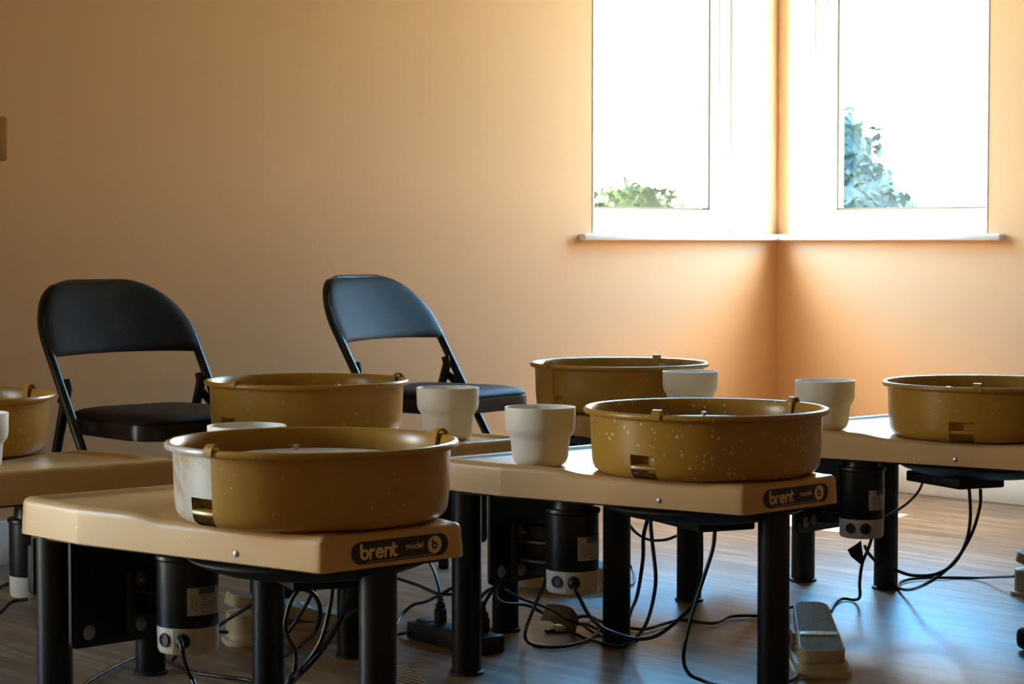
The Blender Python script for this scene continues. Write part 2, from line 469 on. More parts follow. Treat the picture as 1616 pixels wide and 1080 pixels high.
def build_window(n, side, op, sash_at):
    a0, a1, z0, z1 = op; W = WALLS[side]
    D = .13; f = .056
    bm = bmesh.new()
    # outer frame, set back in the reveal
    abox(bm, a0, a0 + f, D, D + .07, z0, z1, .004); abox(bm, a1 - f, a1, D, D + .07, z0, z1, .004)
    abox(bm, a0 + f, a1 - f, D + .001, D + .069, z0, z0 + f + .015, .004); abox(bm, a0 + f, a1 - f, D + .001, D + .069, z1 - f, z1, .004)
    bm.transform(W)
    fr = tag(obj('window_%d' % n, bm, M['upvc']), kind='structure')
    # white painted reveal lining
    bm = bmesh.new(); t = .006
    abox(bm, a0, a0 + t, -.002, D, z0, z1); abox(bm, a1 - t, a1, -.002, D, z0, z1); abox(bm, a0 + t, a1 - t, -.002, D, z1 - t, z1)
    bm.transform(W); obj('reveal', bm, M['reveal'], fr)
    # opening sash
    s0, s1, sz0, sz1 = a0 + f - .004, a1 - f + .004, z0 + f + .008, z1 - f + .004
    g = .045
    bm = bmesh.new()
    abox(bm, s0, s0 + g, D + .012, D + .062, sz0, sz1, .005); abox(bm, s1 - g, s1, D + .012, D + .062, sz0, sz1, .005)
    abox(bm, s0 + g, s1 - g, D + .013, D + .061, sz0, sz0 + g, .005); abox(bm, s0 + g, s1 - g, D + .013, D + .061, sz1 - g, sz1, .005)
    bm.transform(W); obj('sash', bm, M['upvc'], fr)
    bm = bmesh.new(); q = .008
    i0, i1, iz0, iz1 = s0 + g, s1 - g, sz0 + g, sz1 - g
    abox(bm, i0, i0 + q, D + .02, D + .05, iz0, iz1); abox(bm, i1 - q, i1, D + .02, D + .05, iz0, iz1)
    abox(bm, i0, i1, D + .02, D + .05, iz0, iz0 + q); abox(bm, i0, i1, D + .02, D + .05, iz1 - q, iz1)
    bm.transform(W); obj('seal', bm, M['seal'], fr)
    bm = bmesh.new(); abox(bm, i0 + .001, i1 - .001, D + .032, D + .038, iz0 + .001, iz1 - .001)
    bm.transform(W); obj('pane', bm, M['glass'], fr)
    # daylight sampling portal in the opening
    li = bpy.data.lights.new('portal', 'AREA'); li.shape = 'RECTANGLE'; li.size = a1 - a0; li.size_y = z1 - z0
    li.cycles.is_portal = True
    lo = bpy.data.objects.new('window_portal_light', li); COL.objects.link(lo)
    cen = W @ Vector(((a0 + a1) / 2, TH + .02, (z0 + z1) / 2))
    inn = -(W.to_3x3() @ Vector((0, 1, 0)))
    lo.location = cen; lo.rotation_euler = inn.to_track_quat('-Z', 'Y').to_euler()
build_window(1, 'left', OP['left'], 0); build_window(2, 'right', OP['right'], 0); build_window(3, 'patio', OP['patio'], 0)

# white sill boards, meeting in the corner of the room
for n, side, a0, a1 in ((1, 'left', .030, 1.0), (2, 'right', -.0, .992)):
    bm = bmesh.new(); op = OP[side]
    abox(bm, a0 if side == 'left' else .0005, a1, -.034, -.0005, SILL - .022, SILL, .006)
    abox(bm, op[0] + .001, op[1] - .001, -.02, .128, SILL - .022, SILL - .0005)
    bm.transform(WALLS[side])
    tag(obj('trim_%d' % n, bm, M['gloss_white']), kind='structure')
for n, side in ((3, 'patio'),):
    bm = bmesh.new(); abox(bm, OP[side][0], OP[side][1], -.02, .128, .06, .08, .005); bm.transform(WALLS[side])
    tag(obj('trim_%d' % n, bm, M['gloss_white']), kind='structure')

# brown plate on the wall at the far left
bm = bmesh.new(); abox(bm, 3.118, 3.235, -.022, 0, 1.082, 1.200, .008); bm.transform(WALLS['left'])
wb = tag(obj('wall_mounted_thermostat', bm, M['box']), 'brown box mounted on the peach wall above the leftmost mustard pan', 'wall box')
wb.name = 'wall_box'; wb['kind'] = 'thing'

# ---------------------------------------------------------------- outside
bm = bmesh.new(); p = [Vector((x, y)) for x, y in ((-60, -60), (60, -60), (60, 60), (-60, 60))]
prism(bm, p, -1.3, -1.2)
tag(obj('ground', bm, M['lawn']), kind='structure')

def tree(name, base, crowns, n, m, label, cat, group=None):
    rt = empty(name, base); tag(rt, label, cat, group)
    bm = bmesh.new(); rnd = random.Random(n)
    for k in range(n):
        cx, cy, cz, rx, rz = crowns[k % len(crowns)]
        while True:
            d = Vector((rnd.uniform(-1, 1), rnd.uniform(-1, 1), rnd.uniform(-1, 1)))
            if .35 < d.length < 1: break
        bump = 1 + .25 * math.sin(7 * d.x + 3 * k % 5) * math.cos(6 * d.z)
        c = Vector((cx + d.x * rx * bump, cy + d.y * rx * bump, cz + d.z * rz * bump))
        s = rnd.uniform(.035, .07)
        rot = Matrix.Rotation(rnd.uniform(0, 6.28), 4, 'Z') @ Matrix.Rotation(rnd.uniform(-1.2, 1.2), 4, 'X') @ Matrix.Rotation(rnd.uniform(-1, 1), 4, 'Y')
        q = [(-s * .45, 0, 0), (0, -s, -.2 * s), (s * .45, 0, 0), (0, s, -.2 * s)]
        bm.faces.new([bm.verts.new(c + rot.to_3x3() @ Vector(x)) for x in q])
    for cx, cy, cz, rx, rz in crowns:      # dense inner mass of the crown
        vs = bmesh.ops.create_icosphere(bm, subdivisions=4, radius=1.0)['verts']
        for v in vs:
            d = v.co.normalized(); k = .80 + .10 * math.sin(9 * d.x + 4 * d.z + n) * math.cos(8 * d.y - 3 * d.z) + .05 * math.sin(23 * d.z + 17 * d.x)
            v.co = Vector((cx + d.x * rx * k, cy + d.y * rx * k, cz + d.z * rz * k))
    obj('foliage', bm, m, rt)
    bm = bmesh.new()
    for cx, cy, cz, rx, rz in crowns:
        tube(bm, [(0, 0, 0), (cx * .3, cy * .3, cz * .5), (cx, cy, cz)], [.07, .05, .02], 8)
    obj('trunk', bm, M['bark'], rt)
    return rt
tree('shrub', (1.0, 17.6, -1.2), [(0, 0, 2.12, .36, .46), (-.25, .1, 2.05, .32, .34), (.30, .15, 1.98, .30, .36), (.05, 0, 1.5, .5, .7)], 5200, M['leaf'],
     'sunlit green bush outside, low in the left window', 'shrub')
tree('tree', (2.32, 16.2, -1.2), [(.10, 0, 2.52, .34, .55), (.24, -.1, 2.25, .44, .44), (.46, .1, 2.02, .42, .36), (.05, .1, 2.1, .36, .6), (.15, 0, 1.5, .5, .6)], 6200, M['leaf_b'],
     'pale blue green leafy tree outside the right window', 'tree')

# ---------------------------------------------------------------- lettering
def glyph(ch):
    """strokes of the rounded geometric alphabet, x-height 1"""
    c = .5
    if ch == 'b': return [[(0, 1.62), (0, .5)], arc(c, c, c, 0, 360, 22)], 1.0
    if ch == 'r': return [[(0, 1.0), (0, 0)], arc(.42, .55, .42, 180, 75, 10)], .55
    if ch == 'e': return [[(.06, .52), (.98, .52)], arc(c, c, c, 5, 315, 20)], 1.0
    if ch == 'n': return [[(0, 1.0), (0, 0)], arc(.42, .56, .42, 180, 0, 14), [(.84, .56), (.84, 0)]], .84
    if ch == 't': return [[(0, 1.45), (0, .36)], arc(.36, .36, .36, 180, 290, 10), [(-.2, 1.0), (.5, 1.0)]], .55
    if ch == 'm': return [[(0, 1.0), (0, 0)], arc(.34, .64, .34, 180, 0, 10), [(.68, .64), (.68, 0)], arc(1.02, .64, .34, 180, 0, 10), [(1.36, .64), (1.36, 0)]], 1.36
    if ch == 'o': return [arc(c, c, c, 0, 360, 22)], 1.0
    if ch == 'd': return [[(1, 1.62), (1, .5)], arc(c, c, c, 0, 360, 22)], 1.0
    if ch == 'l': return [[(0, 1.62), (0, 0)]], .02
    return [], .5

def text_strokes(bm, s, x, y, size, w, gap=.42, z=0.0):
    for ch in s:
        st, adv = glyph(ch)
        for g in st: stroke(bm, [(x + p[0] * size, y + p[1] * size) for p in g], w, z)
        x += (adv + gap) * size
    return x

# ---------------------------------------------------------------- pottery wheel
PX, PY = .1818, -.1788
OUT = [Vector((a - PX, b - PY)) for a, b in ((0, 0), (.5377, 0), (.7254, -.0334), (.6049, -.5296), (.5642, -.5821), (-.0572, -.2738))]
Z_B, Z_IN, Z_LIP = .3722, .4270, .4345
PAN_Z, PAN_R = .4282, .2279
LEGS = [(.478, .120), (.3935, -.3163), (-.1658, .0322)]
HEAD_Z = .523

def sm(x, a, b):
    t = max(0, min(1, (x - a) / (b - a))); return t * t * (3 - 2 * t)

RADII = [.014, .008, .022, .03, .03, .020]
def outline(d, per=(40, 16, 40, 8, 44, 24)):
    """table outline inset by d with the same point count for every d"""
    n = len(OUT); ln = []
    for i in range(n):
        a, b = OUT[i], OUT[(i + 1) % n]; t = (b - a).normalized(); nn = Vector((t.y, -t.x))
        if nn.dot((a + b) / 2 - Vector((.12, -.1))) > 0: nn = -nn
        ln.append((a + nn * d, t))
    pts = []
    for i in range(n):
        (p, t), (q, u) = ln[i - 1], ln[i]
        k = (q - p).cross(u) / t.cross(u); pts.append(p + t * k)
    rp = round_poly(pts, [max(r - d, .005) for r in RADII], 6)
    out = []; m = len(rp)
    for c in range(n):
        blk = rp[c * 7:(c + 1) * 7]; nx = rp[((c + 1) * 7) % m]
        out += blk
        a = blk[-1]
        out += [a + (nx - a) * k / per[c] for k in range(1, per[c])]
    return out

def table_mesh():
    bm = bmesh.new(); rings = []
    prof = [(.012, None, .384), (.006, None, .3735), (.001, None, Z_B), (0, None, Z_B + .001), (.0028, None, Z_LIP - .0135)]
    for k in range(1, 6):
        a = k / 5 * PI / 2
        prof.append((.0028 + .012 * (1 - math.cos(a)), 'f', math.sin(a)))
    prof += [(.0190, 'l', 1.0), (.0225, 'l', .85), (.027, 'l', .45), (.0315, 'l', .1), (.036, 'l', 0.0)]
    base = outline(0); n = len(base)
    lf = [sm(p.length, PAN_R + .012, PAN_R + .075) for p in base]
    for ins, kind, val in prof:
        rg = []
        for p, lipf in zip(outline(ins), lf):
            top = Z_IN + (Z_LIP - Z_IN) * lipf - .0015 * (1 - lipf)
            if kind is None: z = min(val, top - .012) if val > .40 else val
            elif kind == 'f': z = top - .012 + .012 * val
            else: z = Z_IN + (top - Z_IN) * val
            rg.append(bm.verts.new((p.x, p.y, z)))
        rings.append(rg)
    for a, b in zip(rings, rings[1:]):
        for i in range(n): bm.faces.new([a[i], a[(i + 1) % n], b[(i + 1) % n], b[i]])
    bm.faces.new(rings[-1]); bm.faces.new(rings[0])
    return bm

def pan_section(r_add):
    """closed (r, z) section of the pan wall, z from the pan bottom"""
    H = .1175
    outer = [(.120, 0), (.190, 0), (.203, .0015), (.2115, .007), (.2155, .015), (.2170, .026), (.2178, .036), (.2186, .046), (.2195, .070), (.2205, .100), (.2212, .110)]
    rim = [(.2279 + .0062 * math.cos(R(a)), H + .0062 * math.sin(R(a))) for a in (235, 270, 305, 340, 15, 50, 85, 120, 155)]
    inner = [(.2190, .108), (.2182, .100), (.2165, .046), (.2156, .036), (.2148, .026), (.2130, .016), (.2090, .009), (.200, .0042), (.190, .003), (.120, .003)]
    return [(r + r_add, z) for r, z in outer + rim + inner], len(outer), len(rim)

LARGE = R(208)
def pan_half(a0, a1, r_add, notch=None):
    sec, no, nrm = pan_section(r_add); bm = bmesh.new(); seg = int((a1 - a0) / R(2.2)); m = len(sec)
    def skip(i, j):
        if not notch: return False
        a = a0 + (a1 - a0) * (i + .5) / seg
        k = (j + 1) % m
        zc = (sec[j][1] + sec[k][1]) / 2; rc = (sec[j][0] + sec[k][0]) / 2
        return any(n0 < a < n1 for n0, n1 in notch) and zc < .0465 and rc > .20
    lathe(bm, sec, seg, a0, a1, closed=True, skip=skip)
    return bm

def clip_mesh(a):
    bm = bmesh.new(); d = Vector((math.cos(a), math.sin(a), 0)); t = Vector((-d.y, d.x, 0)); H = .1175
    pr = [(.2375, H - .003), (.2375, H + .004), (.2345, H + .0105), (.2285, H + .0135), (.2225, H + .0115), (.2185, H + .004), (.2165, H - .014), (.2155, H - .034)]
    strap(bm, [d * r + Vector((0, 0, z)) for r, z in catmull([(r, z, 0) for r, z in pr], 3) for z in [z]] if False else
          [d * v.x + Vector((0, 0, v.y)) for v in catmull([(r, z, 0) for r, z in pr], 3)], t, .017, .0034)
    return bm

def make_wheel():
    rt = empty('pottery_wheel')
    top = obj('table_top', table_mesh(), M['table'], rt)
    # sunk screw on the long side of the apron, another on the far side
    for (sx, sy, ang) in ((.1784 - PX, .1788, R(90)), (.13, -.2785, R(-116.4))):
        bm = bmesh.new()
        lathe(bm, [(0, .0042), (.002, .0042), (.0024, .0032), (.0046, .0026), (.0058, .0006), (.0058, -.002)], 16)
        bm.transform(Matrix.Translation((sx, sy - .002 * math.sin(ang) - .0, .387)) @ Matrix.Rotation(ang, 4, 'Z') @ Matrix.Rotation(R(90), 4, 'Y'))
        obj('screw', bm, M['bolt'], top)
    # black frame under the top
    pts = [p - n_ * .022 for p, n_ in zip(OUT, normals2d(OUT))]
    bm = bmesh.new(); prism(bm, round_poly(pts, .02, 4), .3665, .383); obj('under_frame', bm, M['matt_black'], rt)
    # round black drip cover with the pulley inside
    bm = bmesh.new()
    lathe(bm, [(0, .336), (.09, .336), (.12, .338), (.155, .345), (.185, .356), (.198, .3635), (.198, .3668), (0, .3668)], 64)
    obj('drip_cover', bm, M['matt_black'], rt)
    # speed controller box
    bm = bmesh.new(); box(bm, (0, 0, 0), (.206, .123, .024), bevel=.004); box(bm, (.03, -.055, -.0125), (.05, .02, .006), bevel=.002); box(bm, (-.05, -.053, -.0125), (.03, .02, .006), bevel=.002)
    obj('controller_box', bm, M['matt_black'], rt, (.022, -.023, .331), (0, 0, R(114 - 145)))
    # three tube legs
    for x, y in LEGS:
        bm = bmesh.new(); lathe(bm, [(.0295, .004), (.030, .006), (.030, .3725)], 32)
        lg = obj('leg', bm, M['black'], rt, (x, y, 0))
        bm = bmesh.new(); lathe(bm, [(0, 0), (.0325, 0), (.0345, .0015), (.0345, .006), (.031, .008), (.0285, .008)], 32)
        obj('foot', bm, M['rubber'], lg)
    # splash pan in two overlapping halves
    nt = [(LARGE - R(17), LARGE - R(2.5)), (R(3.5), R(10))]
    pan = obj('splash_pan', pan_half(0, LARGE, 0, nt), M['pan'], rt, (0, 0, PAN_Z))
    obj('pan_half', pan_half(LARGE - R(3), 2 * PI + R(3), .0026), M['pan'], pan)
    for a in (R(0), LARGE - R(1)): obj('clip', clip_mesh(a), M['pan'], pan)
    bm = bmesh.new()      # drain lip in the notch
    a0, a1 = LARGE - R(17), LARGE - R(3.1)
    lathe(bm, [(.190, .018), (.2165, .0185), (.2195, .0215), (.2190, .0255), (.2160, .027), (.190, .027)], 10, a0, a1, closed=True)
    lathe(bm, [(.190, .012), (.1935, .012), (.1935, .075), (.190, .075)], 10, a0 - R(6), a1 + R(6), closed=True)
    obj('drain_lip', bm, M['pan'], pan)
    # wheel head
    zz = HEAD_Z
    pf = [(0.0, -.012), (.10, -.012), (.150, -.020), (.1525, -.018), (.1525, -.002), (.151, 0)]
    for k in range(13, 1, -1):
        r = k * .0115; pf += [(r + .0012, 0), (r + .0006, -.0008), (r - .0002, 0)]
    pf += [(.012, 0), (0, 0)]
    bm = bmesh.new(); lathe(bm, pf, 72); lathe(bm, [(.0, -.09), (.035, -.09), (.035, -.011), (0, -.011)], 24)
    hd = obj('wheel_head', bm, M['wheelhead'], rt, (0, 0, zz))
    for s in (-1, 1):
        bm = bmesh.new()
        lathe(bm, [(.0032, -.001), (.0032, .003), (.0062, .003), (.0062, .0075), (.0050, .0088), (0, .0088)], 6, c=(s * .127, 0, 0))
        obj('bat_pin', bm, M['bolt'], hd)
    # drive plate: vertical steel plate behind the motor
    bm = bmesh.new()
    o = round_poly([Vector((.158, .19)), (.158, .372), (-.12, .372), (-.12, .180)], [.012, .004, .004, .012], 5)
    prism(bm, [Vector((p.x, p.y)) for p in o], -.003, .003)
    bm.transform(Matrix(((0, 0, 1, .397), (1, 0, 0, 0), (0, 1, 0, 0), (0, 0, 0, 1))))
    pl = obj('drive_plate', bm, M['matt_black'], rt)
    for (yy, z) in ((.120, .2135),):
        bm = bmesh.new(); lathe(bm, [(0, 0), (.0125, 0), (.0125, .0018), (.011, .0022), (.004, .0022)], 24)
        lathe(bm, [(.0055, .002), (.0055, .005), (.0042, .0062), (.0026, .0062), (.0024, .012), (0, .0125)], 6)
        off = .394
        bm.transform(Matrix.Translation((off, yy, z)) @ Matrix.Rotation(R(-90), 4, 'Y'))
        obj('bolt', bm, [M['washer']], pl)
    # motor with its mounting foot
    mr = .0515
    bm = bmesh.new()
    lathe(bm, [(0, .372), (.040, .372), (.042, .352), (.0535, .351), (.0545, .349), (.0545, .344), (.053, .342), (mr, .341), (mr, .234), (mr - .001, .232), (0, .232)], 48)
    mo = obj('motor', bm, M['motor'], rt, (.229, .090, 0))
    bm = bmesh.new()
    box(bm, (.140, -.050, .2555), (.010, .110, .107), bevel=.004)
    box(bm, (.095, -.052, .2555), (.09, .030, .098), bevel=.003)
    for z in (.2365, .2745): box(bm, (.092, -.030, z), (.085, .050, .005), bevel=.001)
    mm = obj('motor_mount', bm, M['grey_black'], mo)
    for z in (.216, .2915):
        bm = bmesh.new(); lathe(bm, [(0, 0), (.0125, 0), (.0125, .0018), (.011, .0022), (.004, .0022)], 24)
        lathe(bm, [(.0055, .002), (.0055, .005), (.0042, .0062), (.0026, .0062), (.0024, .012), (0, .0125)], 6)
        bm.transform(Matrix.Translation((.135, -.022, z)) @ Matrix.Rotation(R(-90), 4, 'Y'))
        obj('mount_bolt', bm, M['washer'], mo)
    bm = bmesh.new()
    cp = []
    for k in range(48):
        a = 2 * PI * k / 48
        cp.append(Vector((mr * 1.0 * math.cos(a), mr * 1.0 * math.sin(a))))
    bm2 = bmesh.new()
    lathe(bm, [(0, .187), (.040, .187), (.0475, .189), (.0505, .195), (.0512, .2325), (0, .2325)], 48)
    cap = obj('end_cap', bm, M['endcap'], mo)
    bm2.free()
    # facing directions on the cap: fuse holder and plug face outwards past the long side of the table
    def on_cap(ang, depth=0.0):
        return Matrix.Rotation(ang, 4, 'Z') @ Matrix.Translation((.0505 + depth, 0, .2125)) @ Matrix.Rotation(R(90), 4, 'Y')
    bm = bmesh.new(); lathe(bm, [(0, .0015), (.008, .0015), (.0085, .0035), (.0112, .0035), (.0118, .002), (.0118, -.006)], 24)
    box(bm, (0, 0, .0018), (.003, .015, .0012))
    bm.transform(on_cap(FUSE_A)); obj('fuse_holder', bm, M['rubber'], mo)
    bm = bmesh.new(); box(bm, (0, 0, 0), (.040, .036, .012), bevel=.0015); bm.transform(on_cap(PLUG_A, -.004)); obj('socket', bm, M['endcap'], mo)
    bm = bmesh.new(); lathe(bm, [(0, .018), (.006, .018), (.0105, .013), (.0125, .006), (.0125, .0)], 20)
    bm.transform(on_cap(PLUG_A, .001)); obj('plug', bm, M['rubber'], mo)
    # printed name plate wrapped on the barrel
    def wrap(bm, a0, a1, z0, z1, r, n=8):
        vs = [[bm.verts.new((r * math.cos(a0 + (a1 - a0) * i / n), r * math.sin(a0 + (a1 - a0) * i / n), z)) for z in (z0, z1)] for i in range(n + 1)]
        for i in range(n): bm.faces.new([vs[i][0], vs[i + 1][0], vs[i + 1][1], vs[i][1]])
    bm = bmesh.new(); wrap(bm, PLATE_A - .62, PLATE_A + .75, .254, .300, mr + .0005, 12); obj('name_plate', bm, M['nameplate'], mo)
    bm = bmesh.new()
    wrap(bm, PLATE_A - .25, PLATE_A + .4, .2885, .2995, mr + .0008, 8)
    rl = random.Random(3)
    for k, z in enumerate((.284, .2795, .275, .2705, .266, .2615, .2575)):
        a = PLATE_A - .5
        while a < PLATE_A + .62:
            w_ = rl.uniform(.03, .11)
            if rl.random() < .75: wrap(bm, a, min(a + w_, PLATE_A + .68), z, z + .0016, mr + .0008, 2)
            a += w_ + rl.uniform(.02, .06)
    np_ = [c for c in mo.children if c.name.startswith('name_plate')][0]
    o = obj('print', bm, M['print'], mo); o.name = 'plate_print'
    # navy badge with gold lettering on the end face of the table
    a, b = OUT[0], OUT[5]; L = (b - a).length; d = (b - a).normalized(); nn = Vector((d.y, -d.x))
    if nn.dot((a + b) / 2) < 0: nn = -nn
    ce = a + d * L * .535 - nn * .0016
    MB = Matrix(((d.x, 0, nn.x, ce.x), (d.y, 0, nn.y, ce.y), (0, 1, 0, .3965), (0, 0, 0, 1)))
    hl, hh = .094, .0172
    pill = arc(hl - hh, 0, hh, -90, 90, 14) + arc(-hl + hh, 0, hh, 90, 270, 14)
    bm = bmesh.new(); prism(bm, [Vector(p) for p in pill], -.0005, .0022); bm.transform(MB)
    bd = obj('name_badge', bm, M['badge'], rt)
    bm = bmesh.new()
    zt = .0025
    text_strokes(bm, 'brent', -.077, -.0085, .0128, .0042, gap=.36, z=zt)
    text_strokes(bm, 'model', .0105, -.0015, .0056, .0014, gap=.34, z=zt)
    bm.faces.new([bm.verts.new((.0665 + .0138 * math.cos(t * PI / 18), .0005 + .0138 * math.sin(t * PI / 18), zt - .0001)) for t in range(36)])
    stroke(bm, [(-.066 + .001 * k, -.0142) for k in range(0, 135, 3)], .0006, zt)
    bm.transform(MB); obj('lettering', bm, M['badge_ink'], bd)
    bm = bmesh.new()
    st, _ = glyph('b')
    for g in st: stroke(bm, [(.0622 + p[0] * .0084, -.0050 + p[1] * .0084) for p in g], .0030, zt + .0003)
    bm.transform(MB); obj('emblem_letter', bm, M['badge'], bd)
    return rt
FUSE_A, PLUG_A, PLATE_A = R(87), R(126), R(169.5)

WHEELS = [  # x, y, rz, pan start (world deg), pan material, motor offset, pin (world deg), label
    (-.3216, 3.4640, 143.26, 27, 'pan_c', (.015, -.053), 107, 'nearest pottery wheel, its mustard pan smeared white with clay on the left'),
    (.3709, 4.1502, 145.57, 35.5, 'pan_b', (.003, .020), 86, 'pottery wheel at centre right with white clay spatter all over its pan'),
    (1.0762, 4.9053, 145.01, 45.8, 'pan', (.030, .012), 120, 'pottery wheel at the right edge, its table cut by the frame, drips down its apron'),
    (-.4739, 4.9801, 324.72, 25, 'pan', (0, 0), 60, 'pottery wheel in front of the left folding chair, behind the clay smeared wheel'),
    (.2834, 5.6871, 325.42, 214, 'pan', (0, 0), 60, 'farthest pottery wheel, beyond the right folding chair and below the left window'),
    (-1.1895, 4.4938, 325.73, 49.5, 'pan', (-.039, -.009), 60, 'pottery wheel cut by the left edge of the frame, only its right part showing'),
]
proto = make_wheel()
def setup_wheel(o, w):
    x, y, rz, ps, pm, mo, pin, label = w
    o.location = (x, y, 0); o.rotation_euler = (0, 0, R(rz))
    tag(o, label, 'pottery wheel', 'mustard and tan pottery wheels standing in two rows')
    for ch in o.children:
        k = ch.name.split('.')[0]
        if k == 'splash_pan':
            ch.rotation_euler = (0, 0, R(ps - rz))
            for q in [ch] + [c for c in ch.children]:
                for s in q.material_slots: s.link = 'OBJECT'; s.material = M['pan' if (pm == 'pan_c' and q is not ch) else pm]
        if k == 'motor': ch.location = (.229 + mo[0], .090 + mo[1], -.052 if 'left edge' in label else 0)
        if k == 'controller_box' and label.startswith('pottery wheel at the right'): ch.location = (.050, .058, .331)
        if k == 'wheel_head': ch.rotation_euler = (0, 0, R(pin - rz))
wheels = [proto] + [copy_tree(proto) for _ in WHEELS[1:]]
for o, w in zip(wheels, WHEELS): setup_wheel(o, w)

# dried slip drips on the apron of the right-hand wheel
tt = [c for c in wheels[2].children if c.name.startswith('table_top')][0]
for x, z0 in ((.111, .4015), (.0926, .397)):
    bm = bmesh.new(); tube(bm, [(x, .1768, z0), (x, .1783, .388), (x + .0005, .1787, .376), (x, .1788, .3735)], [.0006, .0008, .0009, .0014], 8)
    obj('clay_drip', bm, M['cup'], tt)

# ---------------------------------------------------------------- cups
CUP = [(0, .001), (.038, .001), (.040, 0), (.046, .0022), (.0515, .008), (.0548, .016), (.0562, .025), (.0585, .052), (.0592, .0565), (.0625, .0615), (.0662, .0665), (.0682, .0725),
       (.0690, .080), (.0698, .1145), (.0695, .1155), (.0672, .1155), (.0665, .1145), (.0655, .080), (.0640, .073), (.060, .067), (.0555, .060), (.0525, .025), (.050, .014), (.044, .007), (0, .006)]
cups = [
    (-.4696, 3.825, 'white stepped cup behind the clay smeared pan of the nearest wheel, mostly hidden'),
    (.0555, 4.253, 'white stepped cup standing left of the clay spattered pan'),
    (.7331, 5.065, 'white stepped cup on the right table beside the pan at the right edge'),
    (-.1431, 4.819, 'white stepped cup in front of the seat of the right folding chair'),
    (.4470, 5.421, 'white stepped cup in front of the farthest pan, its lower half hidden'),
    (-1.0262, 4.10, 'white stepped cup cut by the left edge of the frame'),
]
c0 = None
for i, (x, y, lab) in enumerate(cups):
    if c0 is None:
        bm = bmesh.new(); lathe(bm, CUP, 64); c0 = obj('cup', bm, M['cup'], sharp=50); o = c0
    else:
        o = c0.copy(); COL.objects.link(o)
    o.location = (x, y, Z_IN + .0008); o.rotation_euler = (0, 0, i * 1.3)
    tag(o, lab, 'cup', 'white stepped cups on the wheel tables')

